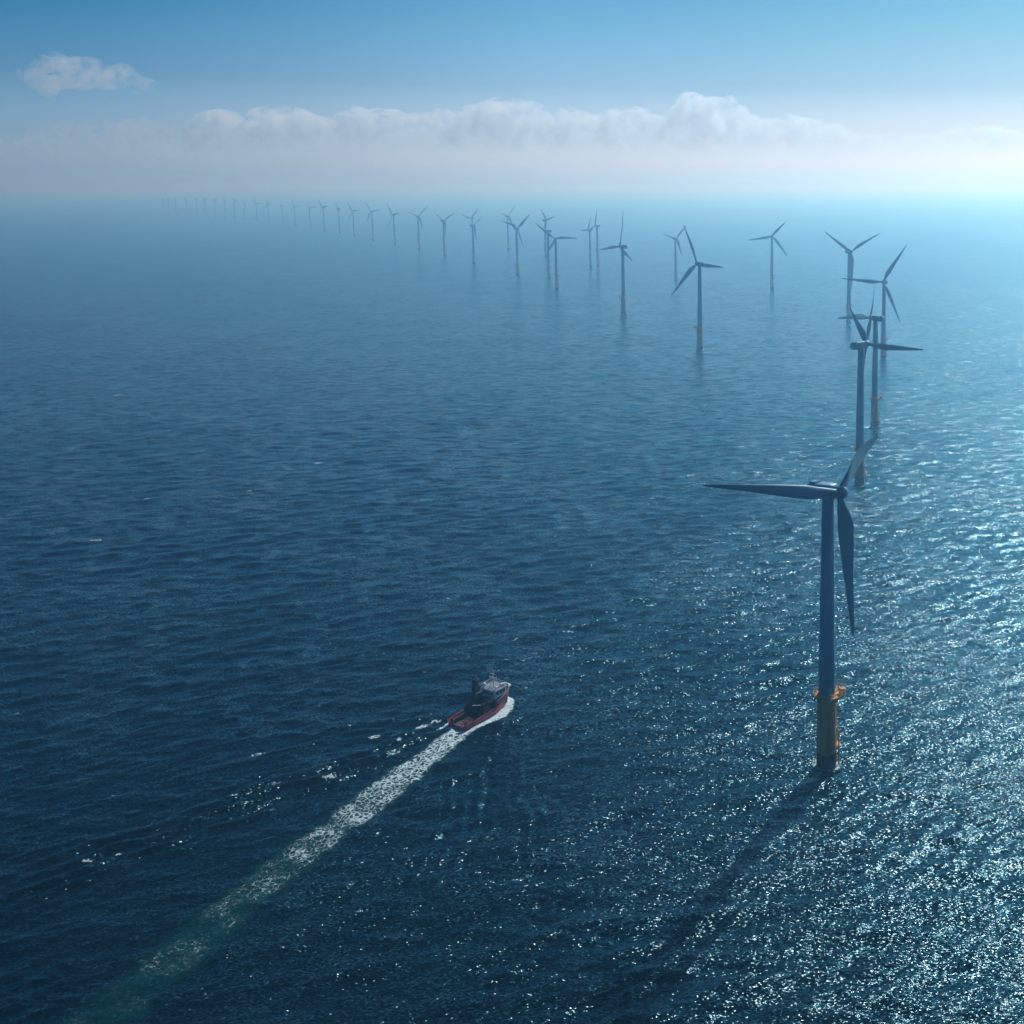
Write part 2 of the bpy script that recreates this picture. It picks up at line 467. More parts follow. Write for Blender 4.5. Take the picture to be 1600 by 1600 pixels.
# ------------------------------------------------------------------ turbines
M_TOWER = paint('tower_paint', (0.10, 0.29, 0.42), 0.42, var=0.06, streak=0.12, grime=(0.16, 0.17, 0.17))
M_BLADE = paint('blade_paint', (0.10, 0.27, 0.39), 0.38, var=0.05, streak=0.10, grime=(0.2, 0.2, 0.2))
M_YELLOW = paint('foundation_yellow', (0.70, 0.31, 0.03), 0.55, var=0.15, streak=0.55, grime=(0.11, 0.06, 0.03))
M_PILE = paint('tidal_growth', (0.018, 0.022, 0.020), 0.75, var=0.5, streak=0.4, grime=(0.03, 0.035, 0.02))
M_GALV = paint('galvanised_steel', (0.34, 0.36, 0.37), 0.5, 0.4)
M_DARK = paint('dark_steel', (0.05, 0.055, 0.06), 0.5, 0.2)

HUBZ, TPZ = 67.0, 17.6
def tower_mesh():
    mb = MB()
    prof = [(1.98, TPZ + 0.3)]
    for i in range(1, 4):
        z = TPZ + 0.3 + i * (HUBZ - 1.9 - TPZ) / 3.0
        r = 1.98 - 0.62 * i / 3.0
        prof += [(r, z - 0.12), (r + 0.035, z - 0.10), (r + 0.035, z + 0.05), (r, z + 0.07)] if i < 3 else [(r, z)]
    mb.lathe(prof, 40)
    return mb.mesh('tower', M_TOWER)
def piece_mesh():
    mb = MB()
    mb.lathe([(2.22, 3.4), (2.22, 9.0), (2.27, 9.05), (2.27, 9.35), (2.22, 9.4), (2.22, TPZ - 1.4), (2.3, TPZ - 1.3), (2.3, TPZ - 1.0), (2.2, TPZ - 0.9), (2.2, TPZ + 0.35)], 40)
    return mb.mesh('transition_piece', M_YELLOW)
def pile_mesh():
    mb = MB(); mb.lathe([(2.32, -3.0), (2.34, 1.0), (2.30, 2.6), (2.27, 3.42)], 40)
    return mb.mesh('monopile', M_PILE)
def platform_mesh():
    mb = MB()
    z = TPZ
    # ring walkway with a wider lay-down area on the +X side
    n = 40; inn, out = [], []
    def edge(a):
        c = max(0.0, math.cos(a)) ** 3
        return 3.0 + 1.9 * c
    for rr in (0, 1):
        ring = []
        for k in range(n):
            a = 2 * math.pi * k / n
            ring.append((math.cos(a), math.sin(a), a))
    R0 = [(2.02 * c, 2.02 * s, z - 0.25) for c, s, a in ring]; R1 = [(edge(a) * c, edge(a) * s, z - 0.25) for c, s, a in ring]
    R2 = [(edge(a) * c, edge(a) * s, z) for c, s, a in ring]; R3 = [(2.02 * c, 2.02 * s, z) for c, s, a in ring]
    mb.loft([R0, R1, R2, R3, R0], cap=False)
    for k in range(0, n, 5):
        a = 2 * math.pi * k / n
        mb.tube((2.2 * math.cos(a), 2.2 * math.sin(a), z - 1.6), ((edge(a) - .25) * math.cos(a), (edge(a) - .25) * math.sin(a), z - 0.2), 0.09, 6)
    return mb.mesh('platform', M_YELLOW, smooth=False), edge
PLAT, PEDGE = platform_mesh()
def railing_mesh():
    mb = MB(); z = TPZ; n = 40
    pt = lambda k, h: ((PEDGE(2 * math.pi * k / n) - .06) * math.cos(2 * math.pi * k / n), (PEDGE(2 * math.pi * k / n) - .06) * math.sin(2 * math.pi * k / n), z + h)
    for k in range(n):
        for h in (0.55, 1.1): mb.tube(pt(k, h), pt(k + 1, h), 0.045, 5)
        if k % 2 == 0: mb.tube(pt(k, -0.05), pt(k, 1.1), 0.05, 5)
        mb.tube(pt(k, 0.1), pt(k + 1, 0.1), 0.07, 4)
    return mb.mesh('railing', M_YELLOW)
def crane_mesh():
    mb = MB(); z = TPZ
    mb.tube((3.9, 1.3, z), (3.9, 1.3, z + 2.3), 0.17, 10).tube((3.9, 1.3, z + 2.2), (5.6, 0.4, z + 2.9), 0.12, 8)
    return mb.mesh('davit_crane', M_YELLOW)
def cabinet_mesh():
    mb = MB(); mb.box((3.7, -0.9, TPZ + 0.65), (1.3, 1.1, 1.3), bev=0.08)
    return mb.mesh('equipment_cabinet', M_YELLOW)
def landing_mesh():
    mb = MB()
    for s in (-0.75, 0.75):
        mb.tube((2.95, s, -1.5), (2.95, s, 8.2), 0.17, 8).tube((2.95, s, 8.2), (2.2, s * .8, 9.2), 0.15, 8)
        for h in (1.0, 4.5, 7.5): mb.tube((2.1, s * .7, h + .3), (2.95, s, h), 0.1, 6)
    for h in np.arange(0.2, 17.4, 0.5): mb.tube((2.7, -0.3, h), (2.7, 0.3, h), 0.035, 4)
    for s in (-0.3, 0.3): mb.tube((2.7, s, 0), (2.7, s, TPZ), 0.05, 5)
    mb.box((2.9, 0, 4.6), (1.6, 2.3, 0.14))
    return mb.mesh('boat_landing', M_YELLOW)
def door_mesh():
    mb = MB(); mb.box((1.97, 0.0, TPZ + 1.5), (0.16, 0.95, 2.1), bev=0.05)
    return mb.mesh('door', M_GALV)
def nacelle_mesh():
    # axis along +Y (towards the rotor); tail at -Y
    mb = MB(); rings = []
    def sec(y, w, zb, zt, rd):
        pts = []
        for (sx, sz, a0) in ((1, 1, 0), (-1, 1, 90), (-1, -1, 180), (1, -1, 270)):
            cx, cz = sx * (w - rd), (zt - rd) if sz > 0 else (zb + rd)
            for k in range(4):
                a = R_(a0 + 30 * k); pts.append((cx + rd * math.cos(a), y, cz + rd * math.sin(a)))
        return pts
    for (y, w, zb, zt, rd) in ((-5.5, 0.7, -0.8, 0.8, 0.5), (-5.35, 1.15, -1.2, 1.15, 0.6), (-4.9, 1.5, -1.55, 1.45, 0.6), (-3.0, 1.65, -1.75, 1.6, 0.55), (1.6, 1.65, -1.75, 1.65, 0.6), (1.9, 1.5, -1.5, 1.5, 0.9), (2.15, 1.25, -1.25, 1.25, 1.0)):
        rings.append(sec(y, w, zb, zt, rd))
    mb.loft(rings)
    mb.box((0, -3.7, 1.75), (2.2, 1.7, 0.55), bev=0.12)
    mb.tube((0.7, -4.7, 1.4), (0.7, -4.7, 3.0), 0.05, 5).tube((-0.7, -4.7, 1.4), (-0.7, -4.7, 2.8), 0.05, 5)
    return mb.mesh('nacelle', M_TOWER, angle=40)
def hub_mesh():
    mb = MB()
    M = Matrix.Rotation(-math.pi / 2, 4, 'X')       # lathe axis Z -> +Y
    mb.lathe([(1.25, -1.25), (1.5, -0.9), (1.58, 0.0), (1.5, 0.7), (1.2, 1.35), (0.75, 1.8), (0.25, 2.05), (0.02, 2.1)], 28, M)
    return mb.mesh('rotor_hub', M_BLADE)
BL = 32.0
def blade_mesh():
    # span along +Z, chord along X, rotor axis along Y
    mb = MB(); rings = []
    N = 26
    for i in range(N + 1):
        t = i / N
        z = 0.9 + (BL - 0.9) * t
        root = max(0, 1 - t / 0.16); root = root * root * (3 - 2 * root)
        chord = np.interp(t, [0, .04, .12, .22, .35, .6, .85, .96, 1], [1.5, 1.6, 2.8, 3.8, 3.4, 2.2, 1.2, 0.75, 0.25])
        thick = np.interp(t, [0, .04, .15, .25, .5, 1], [1.5, 1.5, 1.05, .75, .38, .07])
        tw = R_(np.interp(t, [0, .15, .3, .6, 1], [20, 18, 11, 5, 0]))
        pre = 1.5 * t * t
        ring = []
        for k in range(20):
            a = 2 * math.pi * k / 20
            ca, sa = math.cos(a), math.sin(a)
            cx, cyy = chord / 2 * ca, thick / 2 * sa
            # aerofoil: blunt nose, thin tail
            u = (ca + 1) / 2
            fx = (u - 0.32) * chord; fy = thick / 2 * sa * (0.25 + 1.05 * (1 - u) ** 0.55)
            X = fx * (1 - root) + cx * root; Y = fy * (1 - root) + cyy * root
            ring.append((X * math.cos(tw) - Y * math.sin(tw), X * math.sin(tw) + Y * math.cos(tw) + pre, z))
        rings.append(ring)
    mb.loft(rings)
    return mb.mesh('blade', M_BLADE, angle=50)
MESH = dict(tower=tower_mesh(), transition_piece=piece_mesh(), monopile=pile_mesh(), platform=PLAT, railing=railing_mesh(), davit_crane=crane_mesh(), equipment_cabinet=cabinet_mesh(),
            boat_landing=landing_mesh(), door=door_mesh(), nacelle=nacelle_mesh(), rotor_hub=hub_mesh(), blade=blade_mesh())
TILT = R_(5)
def rotor_frame(yaw):
    """tower-top frame whose +Y is the rotor axis at compass bearing yaw"""
    return Matrix.Rotation(-yaw, 4, 'Z') @ Matrix.Rotation(TILT, 4, 'X')
ROWS = 'wind turbines of the offshore farm'
def make_turbine(label):
    t = tag(link('wind_turbine', None), label, 'wind turbine', ROWS)
    for nm in ('monopile', 'transition_piece', 'platform', 'tower', 'boat_landing', 'nacelle', 'rotor_hub'):
        link(nm, MESH[nm], t)
    p = [c for c in t.children if c.name.startswith('platform')][0]
    link('railing', MESH['railing'], p); link('davit_crane', MESH['davit_crane'], p); link('equipment_cabinet', MESH['equipment_cabinet'], p)
    tw = [c for c in t.children if c.name.startswith('tower')][0]
    link('door', MESH['door'], tw)
    for k in range(3): link('blade', MESH['blade'], t)
    return t
def copy_turbine(src, label):
    r = src.copy(); COL.objects.link(r); r['label'] = label
    for ch in list(src.children):
        c = ch.copy(); COL.objects.link(c); c.parent = r
        for g in list(ch.children):
            d = g.copy(); COL.objects.link(d); d.parent = c
    return r
def pose(t, x, y, s, yaw, ph, L, adj, plat, pitch=0.0):
    t.location = (x, y, 0); t.scale = (s, s, s)
    F = rotor_frame(R_(yaw))
    kb = 0
    for c in t.children:
        nm = c.name.split('.')[0]
        if nm == 'nacelle': c.matrix_local = Matrix.Translation((0, 0, HUBZ)) @ F
        elif nm == 'rotor_hub': c.matrix_local = Matrix.Translation((0, 0, HUBZ)) @ F @ Matrix.Translation((0, 3.3, 0))
        elif nm == 'blade':
            da, dl, dc, *dp = adj[kb] if adj else (0, 0, 0)
            dp, wide = dp if dp else (0.0, 1.0)
            a = R_(ph + 120 * kb + da); k = L * (1 + dl) / BL
            c.matrix_local = Matrix.Translation((0, 0, HUBZ)) @ F @ Matrix.Translation((0, 3.3, 0)) @ Matrix.Rotation(a, 4, 'Y') @ Matrix.Rotation(-R_(dc), 4, 'X') @ Matrix.Rotation(R_(pitch + dp), 4, 'Z') @ Matrix.Diagonal((wide, 1, k, 1))
            kb += 1
        elif nm in ('platform', 'boat_landing', 'tower'):
            c.rotation_euler = (0, 0, R_(plat))
# x, y, size, rotor bearing, blade phase, blade length, blade deviations, platform turn, label
TURB = [
 (14.3, 251.6, 1.034, 127.7, 184.5, 33.4, [(-5.0, -0.01, 0.7, 22, 1.0), (-11.5, -0.29, -10.3, 14, 2.5), (11.2, 0.20, -12.3, -16, 0.82)], 25, 'nearest and largest wind turbine, dark blue tower on an orange yellow base, bottom of frame'),
 (43.5, 503.9, 0.993, 59.7, 78.5, 30.7, [(10.5, 0.15, 8), (10.4, -0.15, 7), (-11.2, -0.18, 8)], 25, 'second nearest wind turbine, yellow base just above the blade tip of the largest turbine'),
 (62.4, 625.8, 0.955, 295.9, 153.1, 33.6, [(6.3, -0.07, 7.1), (1.2, 0.13, 8), (5.8, -0.18, 8)], 15, 'turbine whose tower stands directly behind the second nearest turbine, rotor half hidden by it'),
 (93.3, 870.7, 0.936, 206.1, 327.7, 38.0, None, 20, 'turbine in the sun glitter with one blade level, white splash at its foot, fourth nearest'),
 (81.6, 1091.8, 1.093, 151.5, 176.9, 34.5, None, 60, 'turbine with two blades raised in a wide V, behind the level-bladed turbine in the glitter'),
 (5.1, 1441.9, 1.066, 171.7, 87.6, 30.0, [(11.5, 0.07, 2.0), (8.1, 0.04, 3.2), (-11.5, -0.18, 0.6)], 10, 'pale turbine standing alone in the gap between the two rows of turbines'),
 (-57.9, 918.2, 1.10, 319.3, 96.3, 31.6, [(3.7, -0.06, 2.5), (3.9, 0.02, 4.1), (0, 0.03, 0.1)], 200, 'clear dark blue turbine at the near end of the long curving row, nacelle pointing sideways'),
 (-155.9, 1166.9, 1.10, 298.2, 134.5, 32.2, [(-11.5, -0.04, 1.6), (11.5, -0.11, 1.2), (-7.1, 0.11, 0.1)], 190, 'turbine with one blade straight up, second in the long curving row from its near end'),
 (-133.0, 1564.4, 0.93, 139.2, 194.5, 28.0, None, 20, 'pale turbine half covered by the raised blade of the turbine at the near row end'),
 (-281.2, 1441.9, 1.022, 178.7, 280.8, 30.4, [(-10.5, -0.04, -1.2), (11.5, 0.02, 0.7), (-9.2, -0.12, -1.7)], 30, 'turbine with one blade stretched level over open water, third in the long row'),
 (-324.2, 1606.3, 1.06, 267.3, 289.1, 27.0, None, 0, 'paler turbine close behind the third turbine of the long row'),
 (-424.5, 2078.3, 1.06, 45.3, 195.2, 27.0, None, 0, 'faint turbine whose rotor shows right above the pair at the third row position'),
 (-383.3, 1661.9, 1.095, 22.4, 167.9, 28.5, None, 30, 'turbine with a Y shaped rotor, fourth in the long row from its near end'),
 (-550.1, 2306.8, 1.069, 121.2, 75.5, 29.0, None, 0, 'fainter turbine just beyond the Y shaped rotor of the fourth turbine in the row'),
 (-513.8, 1898.1, 1.007, 113.0, 300.4, 27.5, None, 30, 'turbine with two stacked rotors overlapping, the lower and darker of that pair'),
 (-639.9, 2363.2, 0.971, 206.3, 315.5, 30.4, None, 0, 'fainter turbine whose rotor rises above the rotor of the fifth turbine in the row'),
 (-626.4, 2105.5, 1.023, 119.7, 298.7, 29.0, None, 20, 'turbine with two blades forming a neat V, sixth in the long row'),
 (-742.9, 2317.9, 1.063, 129.6, 70.6, 28.0, None, 20, 'turbine with one long blade slanting up towards the sun, seventh in the long row'),
 (-860.3, 2510.5, 1.019, 215.6, 38.1, 31.0, None, 20, 'hazy blue turbine, eighth in the long row from its near end'),
 (-970.5, 2677.2, 1.07, 302.3, 323.4, 28.0, None, 20, 'hazy blue turbine, ninth in the long row from its near end'),
 (-1096.4, 2888.0, 0.993, 207.2, 35.8, 29.5, None, 0, 'hazy turbine, tenth in the long row, small narrow rotor'),
 (-1212.1, 3086.6, 0.996, 235.0, 161.0, 30.0, None, 0, 'hazy turbine with its rotor nearly edge-on, eleventh in the long row'),
 (-1296.6, 3188.1, 1.042, 211.2, 275.9, 30.0, None, 0, 'hazy turbine with one long blade leaning back, twelfth in the long row'),
 (-1421.4, 3388.4, 0.95, 116.1, 274.9, 30.0, None, 0, 'short hazy turbine, thirteenth in the long row from its near end'),
 (-1530.9, 3536.6, 0.975, 296.4, 333.3, 29.0, None, 0, 'faint turbine, fourteenth in the long row from its near end'),
 (-1679.5, 3778.7, 0.93, 258.0, 60.0, 27.0, None, 0, 'small faint turbine seen edge-on, thirteenth from the far end of the row'),
 (-1742.8, 3814.2, 1.039, 280.7, 210.7, 29.0, None, 0, 'faint turbine, twelfth from the far hazy end of the long row'),
 (-1872.4, 4002.7, 0.986, 206.7, 148.1, 29.0, None, 0, 'faint turbine, eleventh from the far hazy end of the long row'),
 (-300.9, 1840.1, 0.937, 235.4, 334.4, 27.0, None, 0, 'shorter of two pale turbines standing with a gangway frame between them'),
 (-288.4, 1840.1, 1.033, 236.7, 227.8, 27.0, None, 0, 'taller of two pale turbines standing with a gangway frame between them'),
]
FAR = [(386, 343, 316, 'tenth'), (370.5, 341, 312, 'ninth'), (356, 340.6, 313.6, 'eighth'), (340.6, 339.5, 312, 'seventh'), (325, 338.4, 309, 'sixth'),
       (312, 337, 311, 'fifth'), (296, 336.6, 311, 'fourth'), (279.4, 334.6, 310, 'third'), (269, 333.4, 310, 'second'), (259.6, 332.6, 310, None)]
rf = random.Random(3)
for (px, py, hy, nth) in FAR:
    d = FPX * CAM_H / (py - 285); s = min(1.1, max(.93, (py - hy) / FPX * d / HUBZ))
    lab = 'very faint thin turbine, %s from the far hazy end of the long row' % nth if nth else 'faintest thin turbine, last one at the far hazy end of the long row'
    TURB.append(((px - 1200) / FPX * d, d, s, rf.uniform(75, 105) + (180 if rf.random() < .5 else 0), rf.uniform(0, 120), 30.0, None, 0, lab))
proto = None
for (x, y, s, yaw, ph, L, adj, plat, lab) in TURB:
    if proto is None: t = proto = make_turbine(lab)
    else: t = copy_turbine(proto, lab)
    pose(t, x, y, s, yaw, ph, L, adj, plat, 8.0)

# gangway frame between the two pale turbines
def gangway():
    t = tag(link('gangway_frame', None), 'thin steel frame with two cross rails and a round tank between two pale turbines', 'platform')
    t.location = (-294.6, 1836.0, 0)
    for s in (-1, 1):
        mb = MB(); mb.tube((s * 6.4, 0, -2), (s * 6.4, 0, 36), 0.55, 10); mb.tube((s * 6.4, 0, 9), (s * 6.4, 0, 9.6), 0.9, 10)
        link('leg', mb.mesh('leg', M_GALV), t)
    for z in (10.0, 31.0):
        mb = MB(); mb.box((0, 0, z), (12.4, 1.0, 0.35))
        for k in range(9): mb.tube((-6 + 1.5 * k, 0.45, z + .1), (-6 + 1.5 * k, 0.45, z + 1.3), 0.06, 5)
        mb.tube((-6.2, .45, z + 1.3), (6.2, .45, z + 1.3), 0.07, 5)
        link('cross_rail', mb.mesh('cross_rail', M_GALV), t)
    mb = MB(); mb.ball((6.4, -1.2, 30.5), 2.9, 3, (1, 1, 1.25)); mb.tube((6.4, -1.2, 33), (6.4, -1.2, 37), 0.2, 6)
    link('tank', mb.mesh('tank', M_TOWER), t)
gangway()

# ------------------------------------------------------------------ the ship
M_HULL = paint('hull_red', (0.44, 0.03, 0.025), 0.4, var=0.2, scale=1.2, streak=0.45, grime=(0.10, 0.03, 0.02))
M_DECK = paint('deck_paint', (0.11, 0.03, 0.03), 0.7, var=0.3, scale=2, streak=0.4, grime=(0.05, 0.04, 0.04))
M_WHITE = paint('white_paint', (0.74, 0.75, 0.76), 0.35, var=0.06, scale=2, streak=0.2, grime=(0.35, 0.25, 0.18))
M_ROOF = paint('roof_grey', (0.26, 0.29, 0.33), 0.5, var=0.15, scale=2, streak=0.3)
M_NAVY = paint('navy_paint', (0.025, 0.035, 0.05), 0.5, var=0.3, scale=2)
M_FEND = paint('black_rubber', (0.02, 0.02, 0.02), 0.8)
M_ORNG = paint('rescue_orange', (0.75, 0.16, 0.03), 0.5)
def glass():
    m, n, l, b = new_mat('dark_glass')
    b.inputs['Base Color'].default_value = (0.01, 0.014, 0.018, 1); b.inputs['Roughness'].default_value = 0.06
    return m
M_GLASS = glass()
def ship():
    t = tag(link('ship', None), 'stubby red hulled workboat with dark aft deck and white wheelhouse, trailing a foam wake', 'ship')
    t.location = (SHIP[0], SHIP[1], 0); t.rotation_euler = (0, 0, -HEAD)
    # local: +Y bow, +X starboard, z=0 waterline.  stations: y, half-beam at deck, half-beam at waterline, sheer height
    ST = [(-9.6, 3.2, 2.7, 1.75), (-9.3, 3.35, 3.0, 1.75), (-6, 3.5, 3.3, 1.7), (-2, 3.5, 3.35, 1.75), (1.0, 3.5, 3.3, 1.95), (2.2, 3.5, 3.25, 2.9), (4.5, 3.35, 2.9, 3.2), (6.5, 2.85, 2.2, 3.55), (8.0, 2.1, 1.35, 3.9), (9.2, 1.1, 0.6, 4.2), (9.9, 0.22, 0.08, 4.4)]
    mb = MB()
    rings = []
    for (y, bd, bw, h) in ST:
        ins = max(0.02, bd - 0.16)
        dk = 0.95 if y < 2 else h - 0.95
        yo = 0.0 if y < 8 else (y - 8) * 0.22
        P = [(0, y - yo, -1.6), (bw * .75, y - yo, -1.3), (bw, y - yo * .8, 0.0), ((bw + bd) / 2 + .05, y - yo * .3, h * .5), (bd, y, h), (ins, y, h), (ins, y, dk)]
        ring = P + [(-x, yy, z) for (x, yy, z) in P[::-1][:-1]]
        rings.append(ring)
    mb.loft(rings)
    hull = link('hull', mb.mesh('hull', M_HULL, angle=30), t)
    # stern transom stays low between the bulwarks, deck planking
    mb = MB()
    pts = [(y, max(.05, bd - 0.2)) for (y, bd, bw, h) in ST if y < 3]
    vs = [mb.bm.verts.new((b_, y, 1.0)) for y, b_ in pts] + [mb.bm.verts.new((-b_, y, 1.0)) for y, b_ in pts[::-1]]
    mb.bm.faces.new(vs)
    for k in range(9): mb.box((0, -8.5 + k * 1.15, 1.04), (5.6, 0.12, 0.07))
    link('work_deck', mb.mesh('work_deck', M_DECK, smooth=False), t)
    mb = MB()
    pts = [(y, max(.05, bd - 0.2), h - .9) for (y, bd, bw, h) in ST if y > 2]
    vs = [mb.bm.verts.new((b_, y, z)) for y, b_, z in pts] + [mb.bm.verts.new((-b_, y, z)) for y, b_, z in pts[::-1]]
    n = len(pts)
    for i in range(n - 1): mb.bm.faces.new((vs[i], vs[i + 1], vs[2 * n - 2 - i], vs[2 * n - 1 - i]))
    link('fore_deck', mb.mesh('fore_deck', M_DECK, smooth=False), t)
    # fenders and rubbing strake
    for s in (-1, 1):
        mb = MB()
        for i in range(len(ST) - 2):
            (y0, b0, w0, h0), (y1, b1, w1, h1) = ST[i], ST[i + 1]
            mb.tube((s * (b0 + .05), y0, h0 - 0.55), (s * (b1 + .05), y1, h1 - 0.55), 0.12, 6)
        link('rubbing_strake', mb.mesh('rubbing_strake', M_FEND), t)
    mb = MB()
    for k in range(9):
        a = math.pi * k / 8
        mb.ball((1.3 * math.cos(a), 9.0 + 0.75 * math.sin(a), 4.25), 0.34, 2)
    link('bow_fender', mb.mesh('bow_fender', M_WHITE), t)
    # superstructure
    mb = MB(); mb.box((0.25, 4.0, 2.35), (5.3, 5.0, 2.7), bev=0.15)
    link('deckhouse', mb.mesh('deckhouse', M_NAVY), t)
    mb = MB(); mb.box((0.3, 4.15, 4.75), (5.0, 4.4, 2.1), bev=0.25)
    wh = link('wheelhouse', mb.mesh('wheelhouse', M_WHITE), t)
    for k in range(5):
        mb = MB(); mb.box((-1.55 + .92 * k, 6.37, 5.05), (0.75, 0.08, 0.9), bev=0.03); link('window', mb.mesh('window', M_GLASS), wh)
    for s in (-1, 1):
        for k in range(3):
            mb = MB(); mb.box((0.3 + s * 2.51, 2.85 + 1.25 * k, 5.05), (0.08, 0.95, 0.85), bev=0.03); link('window', mb.mesh('window', M_GLASS), wh)
    for k in range(3):
        mb = MB(); mb.box((-1.1 + 1.4 * k, 1.94, 5.05), (1.0, 0.08, 0.8), bev=0.03); link('window', mb.mesh('window', M_GLASS), wh)
    mb = MB(); mb.box((0.3, 4.15, 5.88), (5.5, 4.9, 0.16), bev=0.05); link('roof', mb.mesh('roof', M_ROOF), wh)
    mb = MB()
    for (x, y) in ((-2.3, 1.9), (-2.3, 6.4), (2.9, 6.4), (2.9, 1.9)): mb.tube((x, y, 5.9), (x, y, 6.9), 0.05, 5)
    C = [(-2.3, 1.9), (-2.3, 6.4), (2.9, 6.4), (2.9, 1.9)]
    for a, b_ in zip(C, C[1:] + C[:1]):
        for h in (6.4, 6.9): mb.tube((*a, h), (*b_, h), 0.045, 5)
    link('roof_rail', mb.mesh('roof_rail', M_WHITE), wh)
    mb = MB()
    mb.tube((0.4, 4.0, 5.9), (0.4, 3.8, 11.0), 0.2, 8, 0.09).box((0.4, 3.85, 8.6), (2.6, 0.16, 0.16)).box((0.4, 3.85, 9.7), (1.7, 0.13, 0.13))
    for x in (-.8, 1.6): mb.tube((x, 3.85, 8.6), (x, 3.85, 9.6), 0.05, 5)
    mb.tube((-.3, 3.1, 5.9), (0.4, 3.85, 8.6), 0.07, 5).tube((1.1, 3.1, 5.9), (0.4, 3.85, 8.6), 0.07, 5)
    ms = link('mast', mb.mesh('mast', M_WHITE), t)
    mb = MB(); mb.box((0.4, 4.25, 8.15), (2.2, 0.22, 0.3), bev=.05).tube((0.4, 4.2, 7.6), (0.4, 4.2, 8.1), .18, 8); link('radar', mb.mesh('radar', M_WHITE), ms)
    for (x, y, z, r) in ((-1.7, 2.7, 6.7, .5), (2.2, 3.0, 6.6, .42), (1.9, 5.2, 6.45, .36)):
        mb = MB(); mb.ball((x, y, z), r, 3).tube((x, y, 5.95), (x, y, z - r * .6), .14, 8); link('radar_dome', mb.mesh('radar_dome', M_WHITE), wh)
    mb = MB(); mb.box((2.0, 6.0, 6.3), (.9, .6, .6), bev=.1); link('search_light', mb.mesh('search_light', M_WHITE), wh)
    # twin exhaust trunk on the port side
    mb = MB(); mb.box((-1.9, -0.3, 3.4), (2.3, 2.6, 4.8), bev=.2).box((-2.0, -0.3, 6.6), (1.5, 1.7, 2.2), bev=.15)
    ex = link('funnel', mb.mesh('funnel', M_NAVY), t)
    mb = MB()
    mb.box((-2.0, -0.3, 9.3), (2.1, 1.5, .25)).box((-2.0, -0.3, 8.4), (1.3, 1.2, 1.6), bev=.1)
    for s in (-.45, .45): mb.tube((-2.0 + s, -0.3, 9.2), (-2.0 + s, -0.5, 10.3), .28, 10)
    link('exhaust_cap', mb.mesh('exhaust_cap', M_NAVY), ex)
    # deck gear
    mb = MB()
    Rm = Matrix.Translation((-1.75, -2.6, 2.2)) @ Matrix.Rotation(math.pi / 2, 4, 'Y')
    mb.lathe([(1.25, -1.1), (1.25, -.9), (.75, -.85), (.75, .85), (1.25, .9), (1.25, 1.1)], 20, Rm); mb.box((-1.75, -2.6, 1.35), (2.7, 1.6, .7), bev=.05)
    link('winch', mb.mesh('winch', M_DARK), t)
    mb = MB(); mb.box((1.4, -.4, 1.9), (1.5, 2.2, 1.7), bev=.1); link('deck_locker', mb.mesh('deck_locker', M_HULL), t)
    mb = MB(); mb.tube((1.9, -1.9, 1), (1.9, -1.9, 3.6), .22, 10).tube((1.9, -1.9, 3.5), (0.9, -4.6, 4.4), .16, 8).box((1.9, -1.9, 3.6), (.7, .7, .6), bev=.08)
    link('deck_crane', mb.mesh('deck_crane', M_NAVY), t)
    mb = MB(); mb.ball((2.55, 0.6, 4.0), .55, 3, (.7, 2.0, .75)); link('rescue_boat', mb.mesh('rescue_boat', M_ORNG), t)
    for s in (-1, 1):
        mb = MB(); mb.tube((s * 2.7, -8.7, 1), (s * 2.7, -8.7, 1.75), .17, 8).tube((s * 2.3, -8.7, 1), (s * 2.3, -8.7, 1.75), .17, 8); link('bollard', mb.mesh('bollard', M_DARK), t)
    mb = MB()
    for s in (-1, 1):
        L_ = [(s * (bd - .1), y, h) for (y, bd, bw, h) in ST if 2 < y < 9.5]
        for (a, b_) in zip(L_, L_[1:]): mb.tube((a[0], a[1], a[2] + .55), (b_[0], b_[1], b_[2] + .55), .04, 5)
        for a in L_: mb.tube(a, (a[0], a[1], a[2] + .55), .04, 5)
    link('bow_rail', mb.mesh('bow_rail', M_WHITE), t)
ship()

